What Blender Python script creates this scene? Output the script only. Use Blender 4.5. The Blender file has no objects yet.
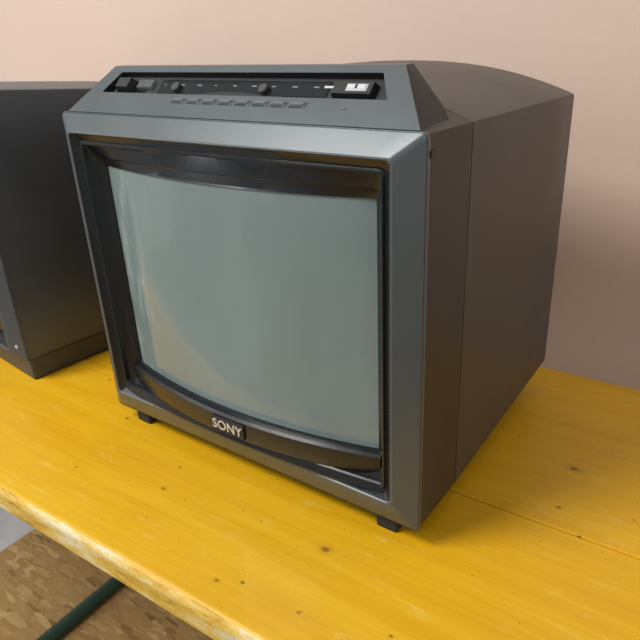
import bpy, bmesh, math, random
from mathutils import Vector, Matrix
random.seed(4)
sc=bpy.context.scene
Z0=0.75
PHI=0.0251
# ---------------------------------------------------------------- materials
def new_mat(name,col,rough=.5,metal=0.,coat=0.,spec=.5):
    m=bpy.data.materials.new(name); m.use_nodes=True
    b=m.node_tree.nodes['Principled BSDF']
    b.inputs['Base Color'].default_value=(*col,1); b.inputs['Roughness'].default_value=rough
    b.inputs['Metallic'].default_value=metal; b.inputs['Coat Weight'].default_value=coat
    b.inputs['Specular IOR Level'].default_value=spec
    return m,m.node_tree.nodes,m.node_tree.links,b
def noise(N,L,scale,detail=4,vec=None,rough=.5,dist=0.):
    n=N.new('ShaderNodeTexNoise'); n.inputs['Scale'].default_value=scale; n.inputs['Detail'].default_value=detail
    n.inputs['Roughness'].default_value=rough; n.inputs['Distortion'].default_value=dist
    if vec is not None: L.new(vec,n.inputs['Vector'])
    return n
def ramp(N,L,src,stops):
    r=N.new('ShaderNodeValToRGB'); L.new(src,r.inputs[0])
    e=r.color_ramp.elements
    while len(e)<len(stops): e.new(.5)
    for i,(p,c) in enumerate(stops): e[i].position=p; e[i].color=(*c,1) if len(c)==3 else c
    return r
def mix(N,L,f,a,b,mode='MIX'):
    m=N.new('ShaderNodeMix'); m.data_type='RGBA'; m.blend_type=mode
    for s,v in ((m.inputs[0],f),(m.inputs[6],a),(m.inputs[7],b)):
        if hasattr(v,'is_linked') or hasattr(v,'links'): L.new(v,s)
        elif isinstance(v,(int,float)): s.default_value=v
        else: s.default_value=(*v,1)
    return m.outputs[2]
def bump(N,L,h,b,strength,dist=.001):
    n=N.new('ShaderNodeBump'); n.inputs['Strength'].default_value=strength; n.inputs['Distance'].default_value=dist
    L.new(h,n.inputs['Height']); L.new(n.outputs[0],b.inputs['Normal'])
def objvec(N,L,scale=(1,1,1)):
    t=N.new('ShaderNodeTexCoord'); mp=N.new('ShaderNodeMapping'); mp.inputs['Scale'].default_value=scale
    L.new(t.outputs['Object'],mp.inputs['Vector']); return mp.outputs[0],t.outputs['Object']

M_grey,N,L,b=new_mat('bezel_grey_paint',(.112,.127,.131),.38,.4)
v,_=objvec(N,L); n=noise(N,L,9,5,v); r=ramp(N,L,n.outputs[0],[(.3,(.31,)*3),(.7,(.45,)*3)]); L.new(r.outputs[0],b.inputs['Roughness'])
n2=noise(N,L,900,2,v); bump(N,L,n2.outputs[0],b,.12,.0004)
def dark_mat(name,a,c_):
    M,N,L,b=new_mat(name,a,.45,.25)
    v,_=objvec(N,L); n=noise(N,L,700,2,v); bump(N,L,n.outputs[0],b,.2,.0004)
    n3=noise(N,L,6,5,v,.6); r=ramp(N,L,n3.outputs[0],[(.3,a),(.75,c_)]); L.new(r.outputs[0],b.inputs['Base Color'])
    r=ramp(N,L,n3.outputs[0],[(.3,(.38,)*3),(.7,(.52,)*3)]); L.new(r.outputs[0],b.inputs['Roughness'])
    return M
M_dark=dark_mat('cabinet_dark_plastic',(.032,.032,.032),(.042,.041,.040))
M_dark2=dark_mat('cabinet_rear_plastic',(.056,.053,.050),(.080,.074,.067))
M_char=dark_mat('cabinet_charcoal_plastic',(.070,.080,.092),(.092,.104,.118))
M_black,N,L,b=new_mat('bezel_black_gloss',(.010,.011,.012),.22)
v,_=objvec(N,L); n=noise(N,L,14,6,v,.7); r=ramp(N,L,n.outputs[0],[(.35,(.20,)*3),(.75,(.36,)*3)]); L.new(r.outputs[0],b.inputs['Roughness'])
M_matblack,*_=new_mat('matte_black',(.012,.012,.013),.6)
M_rubber,*_=new_mat('rubber_foot',(.02,.02,.02),.8)
M_white,*_=new_mat('label_print',(.60,.62,.62),.6)
M_white2,*_=new_mat('label_print_dim',(.22,.23,.23),.6)
M_silver,*_=new_mat('badge_silver',(.65,.65,.65),.35,.6)
M_btn,*_=new_mat('button_grey',(.15,.17,.175),.35,.35)
M_steel,*_=new_mat('painted_green_steel',(.012,.05,.035),.4)
# glass, dusty; pale reflection streak at the left painted into the base colour
M_glass,N,L,b=new_mat('picture_tube_glass',(.16,.225,.215),.12,0,.0,.5)
v,o_=objvec(N,L,(1,1,.6)); n=noise(N,L,6,5,v,.55,.5)
r=ramp(N,L,n.outputs[0],[(.3,(.165,.212,.205)),(.7,(.215,.270,.258))])
v2,_=objvec(N,L,(12,12,5)); ns=noise(N,L,1,5,v2,.6,.6)
rs=ramp(N,L,ns.outputs[0],[(.5,(0,0,0)),(.8,(.25,.25,.25))])
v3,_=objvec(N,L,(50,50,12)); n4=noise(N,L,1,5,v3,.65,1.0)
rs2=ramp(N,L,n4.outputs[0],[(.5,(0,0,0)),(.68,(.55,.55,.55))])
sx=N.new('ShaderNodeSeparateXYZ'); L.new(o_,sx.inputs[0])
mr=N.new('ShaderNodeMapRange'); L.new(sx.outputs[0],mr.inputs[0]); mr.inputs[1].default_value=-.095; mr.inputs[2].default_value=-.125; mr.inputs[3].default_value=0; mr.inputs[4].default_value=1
base=mix(N,L,rs.outputs[0],r.outputs[0],(.34,.40,.39))
refl_mask=mix(N,L,1.,rs2.outputs[0],mr.outputs[0],'MULTIPLY')
L.new(mix(N,L,refl_mask,base,(.40,.48,.48)),b.inputs['Base Color'])
n=noise(N,L,14,5,v,.6,.6)
r=ramp(N,L,n.outputs[0],[(.35,(.06,)*3),(.6,(.13,)*3),(.8,(.28,)*3)]); L.new(r.outputs[0],b.inputs['Roughness'])

M_wall,N,L,b=new_mat('wall_pink_plaster',(.70,.50,.42),.75)
v,_=objvec(N,L); n=noise(N,L,3,4,v); r=ramp(N,L,n.outputs[0],[(.3,(.665,.500,.410)),(.7,(.69,.525,.435))]); L.new(r.outputs[0],b.inputs['Base Color'])
n=noise(N,L,60,5,v,.6); bump(N,L,n.outputs[0],b,.3,.002)
M_conc,N,L,b=new_mat('concrete_floor',(.42,.43,.44),.6)
v,_=objvec(N,L); n=noise(N,L,8,6,v); r=ramp(N,L,n.outputs[0],[(.3,(.33,.35,.36)),(.7,(.46,.47,.48))]); L.new(r.outputs[0],b.inputs['Base Color'])
# OSB: layers of small rotated strands
M_osb,N,L,b=new_mat('osb_board',(.4,.25,.12),.7)
v,o=objvec(N,L,(1,1,1))
prev=None
for k,(rot,scl) in enumerate(((.2,(20,70,1)),(1.1,(22,80,1)),(2.3,(18,75,1)),(1.75,(24,90,1)),(.65,(22,80,1)))):
    mp=N.new('ShaderNodeMapping'); mp.inputs['Rotation'].default_value=(0,0,rot); mp.inputs['Scale'].default_value=scl; mp.inputs['Location'].default_value=(k*3.7,k*1.3,0)
    L.new(v,mp.inputs['Vector'])
    vo=N.new('ShaderNodeTexVoronoi'); vo.inputs['Scale'].default_value=1; L.new(mp.outputs[0],vo.inputs['Vector'])
    s_=N.new('ShaderNodeSeparateColor'); L.new(vo.outputs['Color'],s_.inputs[0])
    rr_=ramp(N,L,s_.outputs[0],[(0,(.20,.115,.035)),(.15,(.33,.20,.065)),(.8,(.38,.245,.085)),(1,(.50,.35,.15))])
    if prev is None: prev=rr_.outputs[0]
    else:
        gt=N.new('ShaderNodeMath'); gt.operation='GREATER_THAN'; L.new(s_.outputs[1],gt.inputs[0]); gt.inputs[1].default_value=.68
        prev=mix(N,L,gt.outputs[0],prev,rr_.outputs[0])
fn=noise(N,L,1,4,objvec(N,L,(60,200,1))[0],.7)
fr=ramp(N,L,fn.outputs[0],[(.3,(.75,.72,.68)),(.65,(1,1,1))])
L.new(mix(N,L,.8,prev,fr.outputs[0],'MULTIPLY'),b.inputs['Base Color'])
# painted yellow wood
KN=[(.121,-.0436,.0038),(.263,.164,.0038),(-.052,-.0588,.002),(.067,-.115,.0018),(.266,.1036,.002),(.42,.02,.004),(-.45,.0,.004)]
M_wood,N,L,b=new_mat('yellow_lacquered_wood',(.75,.38,.01),.35,0,.1)
tc=N.new('ShaderNodeTexCoord')
O=tc.outputs['Object']
def mapped(scale,src=O):
    mp=N.new('ShaderNodeMapping'); mp.inputs['Scale'].default_value=scale; L.new(src,mp.inputs['Vector']); return mp.outputs[0]
nw=noise(N,L,1,2,mapped((3,6,6)))
warp=N.new('ShaderNodeVectorMath'); warp.operation='MULTIPLY_ADD'; L.new(nw.outputs['Color'],warp.inputs[0]); warp.inputs[1].default_value=(0,.02,0); L.new(O,warp.inputs[2])
g1=noise(N,L,1,5,mapped((3,50,20),warp.outputs[0]),.6)
g2=noise(N,L,1,4,mapped((9,260,80),warp.outputs[0]),.65)
g3=noise(N,L,1,4,mapped((3,6,6)),.6)
c1=ramp(N,L,g1.outputs[0],[(.30,(.74,.385,.004)),(.5,(.80,.44,.008)),(.70,(.85,.50,.016))])
c2=ramp(N,L,g2.outputs[0],[(.3,(.88,.84,.7)),(.6,(1,1,1))])
col=mix(N,L,.40,c1.outputs[0],c2.outputs[0],'MULTIPLY')
c3=ramp(N,L,g3.outputs[0],[(.35,(.93,.90,.8)),(.65,(1.0,1.0,1.0))])
col=mix(N,L,.6,col,c3.outputs[0],'MULTIPLY')
g4=noise(N,L,1,6,mapped((18,60,40)),.8); w4=ramp(N,L,g4.outputs[0],[(.57,(0,0,0)),(.72,(.55,.55,.55))])
col=mix(N,L,w4.outputs[0],col,(.90,.64,.15))
g5=noise(N,L,1,6,mapped((40,70,40)),.8); w5=ramp(N,L,g5.outputs[0],[(.66,(0,0,0)),(.72,(.7,.7,.7))])
col=mix(N,L,w5.outputs[0],col,(.90,.74,.38))
for sc_,th_,cc in (((34,44,1),.70,(.24,.11,.015)),((90,110,1),.82,(.30,.15,.02))):
    vs=N.new('ShaderNodeTexVoronoi'); vs.inputs['Scale'].default_value=1; L.new(mapped(sc_),vs.inputs['Vector'])
    sv=N.new('ShaderNodeSeparateColor'); L.new(vs.outputs['Color'],sv.inputs[0])
    r1=ramp(N,L,vs.outputs['Distance'],[(.04,(1,1,1)),(.09,(0,0,0))]); r3=ramp(N,L,sv.outputs[0],[(th_,(0,0,0)),(th_+.02,(1,1,1))])
    col=mix(N,L,mix(N,L,1.,r1.outputs[0],r3.outputs[0],'MULTIPLY'),col,cc)
for (kx,ky,kr) in KN:
    sb=N.new('ShaderNodeVectorMath'); sb.operation='SUBTRACT'; L.new(O,sb.inputs[0]); sb.inputs[1].default_value=(kx,ky,0)
    ml=N.new('ShaderNodeVectorMath'); ml.operation='MULTIPLY'; L.new(sb.outputs[0],ml.inputs[0]); ml.inputs[1].default_value=(.8,1.1,0)
    ln=N.new('ShaderNodeVectorMath'); ln.operation='LENGTH'; L.new(ml.outputs[0],ln.inputs[0])
    dv=N.new('ShaderNodeMath'); dv.operation='DIVIDE'; L.new(ln.outputs['Value'],dv.inputs[0]); dv.inputs[1].default_value=kr*3
    rp=ramp(N,L,dv.outputs[0],[(0,(.9,.9,.9)),(.2,(.75,.75,.75)),(.32,(.2,.2,.2)),(.8,(0,0,0))])
    col=mix(N,L,rp.outputs[0],col,(.22,.09,.008))
L.new(col,b.inputs['Base Color'])
rr2=ramp(N,L,g3.outputs[0],[(.3,(.32,)*3),(.7,(.48,)*3)]); L.new(rr2.outputs[0],b.inputs['Roughness'])
bump(N,L,g2.outputs[0],b,.22,.001)
M_edge,N,L,b=new_mat('worn_wood_edge',(.45,.27,.06),.6)
v,_=objvec(N,L,(14,60,60)); n=noise(N,L,1,7,v,.8); r=ramp(N,L,n.outputs[0],[(.36,(.40,.22,.04)),(.43,(.66,.38,.03)),(.52,(.76,.52,.12)),(.60,(.80,.68,.42))]); L.new(r.outputs[0],b.inputs['Base Color'])

# ---------------------------------------------------------------- mesh helpers
def mesh_obj(name,verts,faces,mats,parent=None,fmat=None,smooth=True,ang=30,loc=(0,0,0)):
    me=bpy.data.meshes.new(name); me.from_pydata([tuple(v) for v in verts],[],faces)
    for m in (mats if isinstance(mats,(list,tuple)) else [mats]): me.materials.append(m)
    if fmat:
        for p,i in zip(me.polygons,fmat): p.material_index=i
    me.validate(); me.update()
    if smooth:
        me.shade_smooth(); me.set_sharp_from_angle(angle=math.radians(ang))
    o=bpy.data.objects.new(name,me); sc.collection.objects.link(o); o.location=loc
    if parent: o.parent=parent
    return o
def fix_normals(o):
    bm=bmesh.new(); bm.from_mesh(o.data); bmesh.ops.recalc_face_normals(bm,faces=bm.faces); bm.to_mesh(o.data); bm.free()
def loft(rings,cap0=False,cap1=False):
    n=len(rings[0]); V=[p for r in rings for p in r]; F=[]
    for k in range(len(rings)-1):
        for i in range(n):
            j=(i+1)%n; F.append((k*n+i,k*n+j,(k+1)*n+j,(k+1)*n+i))
    if cap0: F.append(tuple(reversed(range(n))))
    if cap1: F.append(tuple(range((len(rings)-1)*n,len(rings)*n)))
    return V,F
def rring(w,zl,zh,r,yf,nc=6,ne=28,ns=4):
    P=[]
    def seg(a,b_,n):
        for i in range(n): t=i/n; P.append((a[0]+(b_[0]-a[0])*t,a[1]+(b_[1]-a[1])*t))
    def arc(cx,cz,a0):
        for i in range(nc): t=math.radians(a0+90*i/nc); P.append((cx+r*math.cos(t),cz+r*math.sin(t)))
    seg((-w+r,zl),(w-r,zl),ne); arc(w-r,zl+r,-90)
    seg((w,zl+r),(w,zh-r),ns); arc(w-r,zh-r,0)
    seg((w-r,zh),(-w+r,zh),ne); arc(-w+r,zh-r,90)
    seg((-w,zh-r),(-w,zl+r),ns); arc(-w+r,zl+r,180)
    return [(x,yf(x),z) for x,z in P]
def box(name,lo,hi,mat,parent=None,bev=.001,loc=(0,0,0)):
    x0,y0,z0=lo;x1,y1,z1=hi
    V=[(x,y,z) for x in (x0,x1) for y in (y0,y1) for z in (z0,z1)]
    F=[(0,1,3,2),(4,6,7,5),(0,4,5,1),(2,3,7,6),(0,2,6,4),(1,5,7,3)]
    o=mesh_obj(name,V,F,mat,parent,smooth=False,loc=loc); fix_normals(o)
    if bev:
        m=o.modifiers.new('bevel','BEVEL'); m.width=bev; m.segments=3
    return o
def tube(name,a,b_,r,mat,parent,n=16):
    a=Vector(a); b_=Vector(b_); d=(b_-a).normalized(); s=d.orthogonal().normalized(); t=d.cross(s)
    rings=[[tuple(c+(s*math.cos(2*math.pi*i/n)+t*math.sin(2*math.pi*i/n))*rr) for i in range(n)] for c,rr in ((a,r*.8),(a+d*.002,r),(b_-d*.002,r),(b_,r*.8))]
    V,F=loft(rings,True,True); o=mesh_obj(name,V,F,mat,parent,ang=40); fix_normals(o); return o
def empty(name,loc=(0,0,0),rz=0):
    e=bpy.data.objects.new(name,None); sc.collection.objects.link(e); e.location=loc; e.rotation_euler=(0,0,rz); e.empty_display_size=.1; return e

# ---------------------------------------------------------------- television
H=.185; ZT=.3276; D=.308; S=.068
WO=.1645; OB=.0454; OT=.3113; C=.0103
WG=.1439; GB=.0766; GT=.2812; G=.0087; BOW=.019
def yg(x): return G-BOW*(1-(x/WG)**2)
def build_tv(root,plain=False):
    P=root
    ZB=.030 if plain else .018
    ztop0=.345 if plain else ZT
    def section(y,inset=0.):
        t=max(0,min(1,(y)/.05)); h=.030*(t*t*(3-2*t))
        if plain: h=.0025
        drop=.025 if plain else .0076
        zs=ztop0-drop*y/D-inset; w=H-.0007*y/D-inset
        zb=ZB if (y<=S or plain) else ZB+.014*(y-S)/(D-S); zb+=inset
        pts=[]; rb=.004
        for i in range(21): pts.append((-w+rb+(2*w-2*rb)*i/20,zb))
        pts.append((w-rb*.3,zb+rb*.3)); pts.append((w,zb+rb))
        for i in range(1,6): pts.append((w,zb+rb+(zs-.003-zb-rb)*i/5))
        pts.append((w-.0009,zs-.0009))
        for i in range(41):
            x=(w-.003)-(2*w-.006)*i/40
            pts.append((x,zs+h*(1-(abs(x)/(w-.003))**2.4)))
        pts.append((-w+.0009,zs-.0009))
        for i in range(5,0,-1): pts.append((-w,zb+rb+(zs-.003-zb-rb)*i/5))
        pts.append((-w,zb+rb)); pts.append((-w+rb*.3,zb+rb*.3))
        return [(x,y,z) for x,z in pts]
    if plain:
        R=[section(y) for y in (0,.01,.05,.1,.15,.2,.25,D-.006)]+[section(D-.002,.0012),section(D,.004)]
        V,F=loft(R,False,True); o=mesh_obj('cabinet',V,F,M_char,P,ang=25); fix_normals(o)
    else:
        R=[section(y) for y in (0,.003,.01,.018,.026,.034,.042,.05,.058,S-.0006)]
        R+=[section(S-.0005,.0007),section(S+.0005,.0007)]
        R+=[section(S+.0006)]+[section(y) for y in (.1,.15,.2,.25,D-.006)]+[section(D-.002,.0012),section(D,.004)]
        V,F=loft(R,False,True); o=mesh_obj('cabinet',V,F,[M_dark,M_dark2],P,ang=25); fix_normals(o)
        for p in o.data.polygons:
            if p.center.y>S: p.material_index=1  # rear shell lighter and warmer: reflected light painted into its colour
    def hr(w,zl,zh,y): return rring(w,zl,zh,.02,lambda x:y)
    V,F=loft([hr(.14,.05,.30,D-.002),hr(.135,.055,.295,D+.012),hr(.10,.085,.26,D+.036),hr(.085,.10,.245,D+.042)],False,True)
    fix_normals(mesh_obj('rear_housing',V,F,M_dark,P))
    c=lambda v:(lambda x:v)
    zt=ztop0 if plain else ZT
    st=[rring(H,ZB,zt,.004,c(.0045)),rring(H+.0003,ZB-.0003,zt+.0003,.004,c(.003)),rring(H+.0003,ZB-.0003,zt+.0003,.004,c(.0008)),
        rring(H-.0009,ZB+.0009,zt-.0009,.004,c(-.0002)),
        rring(WO+.0025,OB-.003,OT+.002,.004,c(-C-.0002)),rring(WO+.0008,OB-.001,OT+.0008,.004,c(-C-.0004)),rring(WO,OB,OT,.004,c(-C+.0006))]
    V,F=loft(st); fix_normals(mesh_obj('front_frame',V,F,M_char if plain else M_grey,P,ang=20))
    def bw(y0,bow,w): return lambda x:y0-bow*max(0,1-(x/w)**2)
    st=[rring(WO+.0004,OB-.0004,OT+.0004,.004,c(-C+.0009)),rring(WO-.0015,OB+.0015,OT-.0015,.004,c(-C+.0025)),
        rring(.1585,.0515,.3045,.004,bw(-.0045,.002,.1585)),rring(.1570,.053,.303,.004,bw(-.0062,.002,.157)),rring(.1555,.0545,.3015,.004,bw(-.0058,.002,.1555)),
        rring(.1545,.0555,.3005,.004,bw(-.001,.007,.1545)),
        rring(.1490,.067,.290,.0035,bw(.004,.013,.149)),
        rring(.1480,.068,.289,.0035,bw(.0058,.0145,.148)),
        rring(.1450,.0755,.2823,.003,bw(.0080,BOW-.0015,.145)),rring(WG,GB,GT,.003,bw(G,BOW,WG)),rring(WG-.0004,GB+.0004,GT-.0004,.003,bw(G+.003,BOW,WG))]
    V,F=loft(st); fix_normals(mesh_obj('screen_mask',V,F,M_black,P,ang=22))
    V=[];F=[];nx,nz=48,10
    for i in range(nx+1):
        for k in range(nz+1):
            x=-.147+.294*i/nx; z=.0745+(.284-.0745)*k/nz
            V.append((x,yg(x)+.0012,z))
    for i in range(nx):
        for k in range(nz):
            a=i*(nz+1)+k; F.append((a,a+nz+1,a+nz+2,a+1))
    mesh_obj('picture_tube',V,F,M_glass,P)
    SB=.0215
    prof=[(.004,.0768),(-.001,.0772),(-.0045,.0764),(-.0066,.0742),(-.0072,.0580),(-.0060,.0555),(.0015,.0535),(.012,.0525),(.012,.0515)]
    n=44; V=[];F=[]
    for i in range(n+1):
        x=-.149+.298*i/n
        yy=G-SB*(1-(x/.149)**2)
        for (dy,z) in prof: V.append((x,yy+dy,z))
    m=len(prof)
    for i in range(n):
        for k in range(m-1):
            a=i*m+k; F.append((a,a+1,a+m+1,a+m))
    F.append(tuple(range(m))); F.append(tuple(reversed(range(n*m,n*m+m))))
    fix_normals(mesh_obj('screen_sill',V,F,M_black,P,ang=28))
    prof=[(0,.0560),(-.0015,.0550),(-.0035,.0480),(-.0030,.0462),(.006,.0455)]
    V=[];F=[];m=len(prof)
    for i in range(n+1):
        x=-.158+.316*i/n; k0=.009*(1-(x/.158)**2)
        for (dy,z) in prof: V.append((x,-.0030-k0+dy,z))
    for i in range(n):
        for k in range(m-1):
            a=i*m+k; F.append((a,a+1,a+m+1,a+m))
    fix_normals(mesh_obj('screen_apron',V,F,M_black,P,ang=28))
    by=G-SB-.0072
    box('badge_plate',(-.0155,by-.0012,.0575),(.0235,by+.003,.0725),M_matblack,P,.0006)
    cu=bpy.data.curves.new('badge_lettering','FONT'); cu.body='SONY'; cu.size=.0132; cu.extrude=.0003; cu.align_x='CENTER'; cu.align_y='CENTER'; cu.space_character=1.03; cu.offset=.0002
    cu.materials.append(M_silver); t=bpy.data.objects.new('badge_lettering',cu); sc.collection.objects.link(t); t.parent=P
    t.location=(.004,by-.0014,.0650); t.rotation_euler=(math.pi/2,0,0)
    if plain:
        box('plinth',(-.178,.004,0),(.181,.29,.0315),M_dark2,P,.004)
        box('indicator_lens',(.168,-.006,.048),(.178,.002,.052),M_white,P,.0006)
        return
    # ---- control hump
    y0,z0=.0035,.3283; y1,z1=.040,.3635
    Ls=math.hypot(y1-y0,z1-z0); ey,ez=(y1-y0)/Ls,(z1-z0)/Ls; ny,nz_=-ez,ey
    def sp(x,s,nn=0): return (x,y0+ey*s+ny*nn,z0+ez*s+nz_*nn)
    def hwid(s): return .1785-(.1785-.148)*s/Ls
    sa,sb_=.0220,.0440; wa,wb=.146,.134
    V=[];F=[];FM=[]
    def q(*ps,m=0):
        i=len(V); V.extend(ps); F.append(tuple(range(i,i+len(ps)))); FM.append(m)
    q(sp(-hwid(0),0),sp(hwid(0),0),sp(hwid(sa),sa),sp(-hwid(sa),sa))
    q(sp(-hwid(sa),sa),sp(-wa,sa),sp(-wb,sb_),sp(-hwid(sb_),sb_))
    q(sp(wa,sa),sp(hwid(sa),sa),sp(hwid(sb_),sb_),sp(wb,sb_))
    q(sp(-hwid(sb_),sb_),sp(hwid(sb_),sb_),sp(hwid(Ls),Ls),sp(-hwid(Ls),Ls))
    q(sp(-hwid(Ls),Ls),sp(hwid(Ls),Ls),(.148,.050,z1),(-.148,.050,z1))
    q((-.148,.050,z1),(.148,.050,z1),(.148,.072,.340),(-.148,.072,.340),m=1)
    for s_ in (1,-1):
        q(sp(s_*hwid(0),0),sp(s_*hwid(0),0,-.008),(s_*.180,.048,.322),(s_*.170,.050,.338),(s_*.148,.050,z1),sp(s_*hwid(Ls),Ls),m=1)
        q((s_*.170,.050,.338),(s_*.180,.048,.322),(s_*.17,.074,.32),(s_*.148,.072,.340),m=1)
        q((s_*.170,.050,.338),(s_*.148,.072,.340),(s_*.148,.050,z1),m=1)
    dp=-.006
    q(sp(-wa,sa),sp(wa,sa),sp(wa,sa,dp),sp(-wa,sa,dp),m=0)
    q(sp(-wb,sb_),sp(wb,sb_),sp(wb,sb_,dp),sp(-wb,sb_,dp),m=2)
    for s_ in (1,-1): q(sp(s_*wa,sa),sp(s_*wb,sb_),sp(s_*wb,sb_,dp),sp(s_*wa,sa,dp),m=2)
    q(sp(-wa,sa,dp),sp(wa,sa,dp),sp(wb,sb_,dp),sp(-wb,sb_,dp),m=2)
    mesh_obj('control_housing',V,F,[M_grey,M_dark,M_matblack],P,FM,smooth=False)
    def slopebox(name,xa,xb,s0,s1,n0,n1,mat,taper=.0005,skew=0):
        Vb=[]
        for nn,tp in ((n0,0),(n1,taper)):
            Vb+=[sp(xa+tp,s0+tp,nn),sp(xb-tp,s0+tp,nn),sp(xb-tp+skew,s1-tp,nn),sp(xa+tp+skew,s1-tp,nn)]
        Fb=[(0,3,2,1),(4,5,6,7),(0,1,5,4),(1,2,6,5),(2,3,7,6),(3,0,4,7)]
        o=mesh_obj(name,Vb,Fb,mat,P,smooth=False); fix_normals(o); return o
    def slopedisc(name,x,s,r,n0,n1,mat,seg=20):
        rings=[]
        for nn,rr in ((n0,r),(n1-.0006,r),(n1,r*.82)):
            rings.append([sp(x+rr*math.cos(2*math.pi*i/seg),s+rr*math.sin(2*math.pi*i/seg),nn) for i in range(seg)])
        V,F=loft(rings,True,True); o=mesh_obj(name,V,F,mat,P,ang=35); fix_normals(o)
    # programme keys: low ridges with a thin slot in front of each
    for i in range(8):
        x=-.052+i*.0172
        slopebox('button_slot_%d'%(i+1),x+.001,x+.0125,.0128,.0146,-.0005,.0002,M_matblack,.0001,-.001)
        slopebox('button_%d'%(i+1),x+.0012,x+.0130,.0144,.0178,.0,.0012,M_btn,.0009,.0015)
        slopebox('button_gap_%d'%(i+1),x+.0140,x+.0148,.0125,.0178,-.0005,.0002,M_matblack,.0001,.0015)
    slopebox('button_wide',.114,.118,.0125,.0150,.0,.0008,M_btn,.0006)
    slopebox('slider_track',-.136,-.098,.027,.040,dp,dp+.0006,M_black)
    slopebox('slider_knob',-.130,-.112,.0250,.0375,dp,dp+.0085,M_matblack,.0015)
    for i in range(7): slopebox('knurl_%d'%(i+1),-.108+i*.0027,-.1065+i*.0027,.030,.0385,dp,dp+.0035,M_white2,.0003)
    slopebox('display_strip',-.083,.092,.0270,.041,dp,dp+.0006,M_black,.0002)
    slopebox('display_rule',-.083,.092,.0250,.0256,dp,dp+.0008,M_white2,.0001)
    rnd=random.Random(3)
    for i in range(9):
        x=-.078+i*.0195
        w=rnd.choice([.002,.004,.005])
        slopebox('legend_%d'%(i+1),x,x+w,.0350,.0362,dp+.0006,dp+.0008,M_white2,.0001)
    for i,x in enumerate((-.060,.034)):
        slopedisc('rotary_knob_%d'%(i+1),x,.0318,.0042,dp,dp+.0045,M_dark2)
    slopebox('power_button',.098,.131,.026,.0380,dp,dp+.0055,M_matblack,.001)
    slopebox('power_push',.109,.127,.0285,.0358,dp+.005,dp+.0066,M_white,.0022)
    slopebox('power_arrow',.1170,.1190,.0305,.0338,dp+.0066,dp+.0069,M_matblack,.0002)
    slopebox('power_label',.087,.095,.0350,.037,dp+.0006,dp+.0009,M_white,.0002)
    box('shell_lug',(H-.001,.004,.3120),(H+.0012,.010,.3165),M_dark,P,.0005)
    k=0
    for fx in (-.155,.152):
        for fy in (.006,.20):
            k+=1; ztp=ZB+.001 if fy<.1 else .028
            box('foot_%d'%k,(fx-.010,fy,0),(fx+.010,fy+.018,ztp),M_rubber,P,.002)
    box('bottom_rail',(-.17,.034,.008),(.165,.19,.026),M_matblack,P,.003)

tv=empty('crt_television',(0,0,Z0)); build_tv(tv)
tv2=empty('crt_television.001',(-.528,.0098,Z0),math.radians(-6)); build_tv(tv2,True)

# ---------------------------------------------------------------- table
tab=empty('beer_garden_table',(0,0,Z0),PHI)
YF,YM,YB=-.142,.077,.349
for nm,a,b_ in (('board_front',YF,YM-.0006),('board_rear',YM+.0006,YB)):
    o=box(nm,(-1.0,a,-.027),(1.2,b_,0),M_wood,tab,.0)
    bm=bmesh.new(); bm.from_mesh(o.data)
    def edge_w(e):
        ys=[v_.co.y for v_ in e.verts]; zs=[v_.co.z for v_ in e.verts]
        return all(abs(y_-(YF if nm=='board_front' else YB))<1e-5 for y_ in ys) and all(z_>-.001 for z_ in zs)
    big=[e for e in bm.edges if edge_w(e)]
    bmesh.ops.bevel(bm,geom=big,offset=.008,segments=6,affect='EDGES',profile=.5)
    bm.to_mesh(o.data); bm.free()
    bv=o.modifiers.new('bevel','BEVEL'); bv.width=.0016; bv.segments=2
    o.data.materials.append(M_edge)
    for p in o.data.polygons:
        outer=(p.normal.y<-.5 if nm=='board_front' else p.normal.y>.6) or abs(p.normal.x)>.6
        if outer: p.material_index=1
for nm,x in (('batten_left',-.66),('batten_middle',.1),('batten_right',.86)):
    box(nm,(x-.035,YF+.03,-.047),(x+.035,YB-.03,-.027),M_edge,tab,.002)
for s_,x in (('left',-.675),('right',.86)):
    tube('leg_bar_'+s_,(x,-.13,-.735),(x,.31,-.735),.0150,M_steel,tab)
    tube('leg_a_'+s_,(x,-.1,-.735),(x,-.08,-.04),.0125,M_steel,tab)
    tube('leg_b_'+s_,(x,.28,-.735),(x,.27,-.04),.0125,M_steel,tab)

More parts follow.
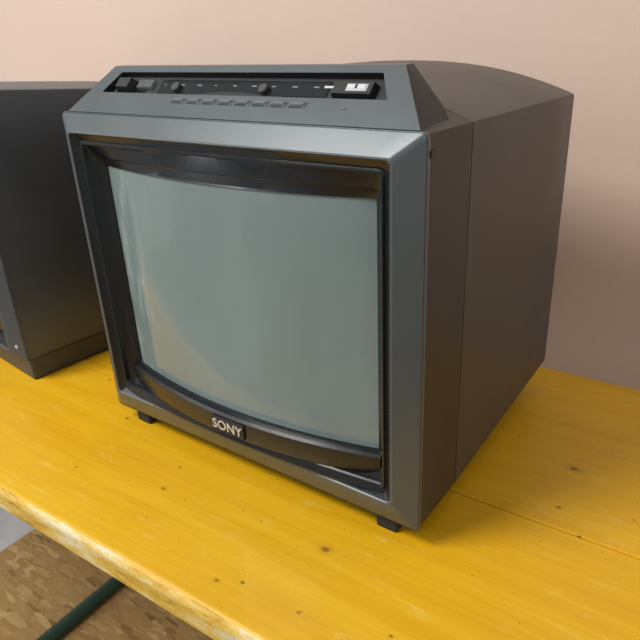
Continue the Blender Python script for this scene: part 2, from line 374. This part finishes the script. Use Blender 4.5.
# ---------------------------------------------------------------- room
def slab(name,lo,hi,mat,rz=PHI): 
    o=box(name,lo,hi,mat,None,0); o.rotation_euler=(0,0,rz); return o
slab('wall_back',(-3,.49,0),(3,.59,2.7),M_wall)
slab('floor',(-3,-3.5,-.06),(3,.49,-.012),M_conc)
slab('floor_panel_osb',(-1.01,-2.5,-.012),(1.43,.488,0),M_osb,PHI)

# ---------------------------------------------------------------- lights
def area(name,loc,target,size,power,col=(1,1,1)):
    l=bpy.data.lights.new(name,'AREA'); l.shape='RECTANGLE'; l.size=size[0]; l.size_y=size[1]; l.energy=power; l.color=col
    o=bpy.data.objects.new(name,l); sc.collection.objects.link(o); o.location=loc
    o.rotation_euler=(Vector(target)-Vector(loc)).to_track_quat('-Z','Y').to_euler(); return o
area('ceiling_lamp',(-.75,-1.05,2.45),(-.15,.15,.85),(.8,.6),36,(1,.98,.94))
area('fill_light',(-2.2,-2.0,1.8),(-.1,0,.9),(1.4,1.4),20,(.9,.96,1))  # unseen soft fill, added from the left behind the camera
area('fill_light_side',(2.6,-.9,1.7),(0,.1,.9),(1.4,1.4),8,(.92,.96,1))  # weak fill added to brighten the right-hand cabinet sides
w=bpy.data.worlds.new('world'); sc.world=w; w.use_nodes=True
w.node_tree.nodes['Background'].inputs[0].default_value=(.92,.96,1,1); w.node_tree.nodes['Background'].inputs[1].default_value=.40
sc.view_settings.view_transform='Standard'

# ---------------------------------------------------------------- camera
yaw,pi_,ro,f=-.6427,.4276,-.0488,650.27
d=Vector((math.sin(yaw)*math.cos(pi_),math.cos(yaw)*math.cos(pi_),-math.sin(pi_)))
r=Vector((math.cos(yaw),-math.sin(yaw),0)); u=r.cross(d)
r2=r*math.cos(ro)+u*math.sin(ro); u2=-r*math.sin(ro)+u*math.cos(ro)
cd=bpy.data.cameras.new('camera'); cam=bpy.data.objects.new('camera',cd); sc.collection.objects.link(cam)
m=Matrix((r2,u2,-d)).transposed().to_4x4(); m.translation=Vector((.3688,-.3620,.3904+Z0)); cam.matrix_world=m
cd.sensor_width=36; cd.lens=36*f/640; cd.clip_start=.01
sc.camera=cam
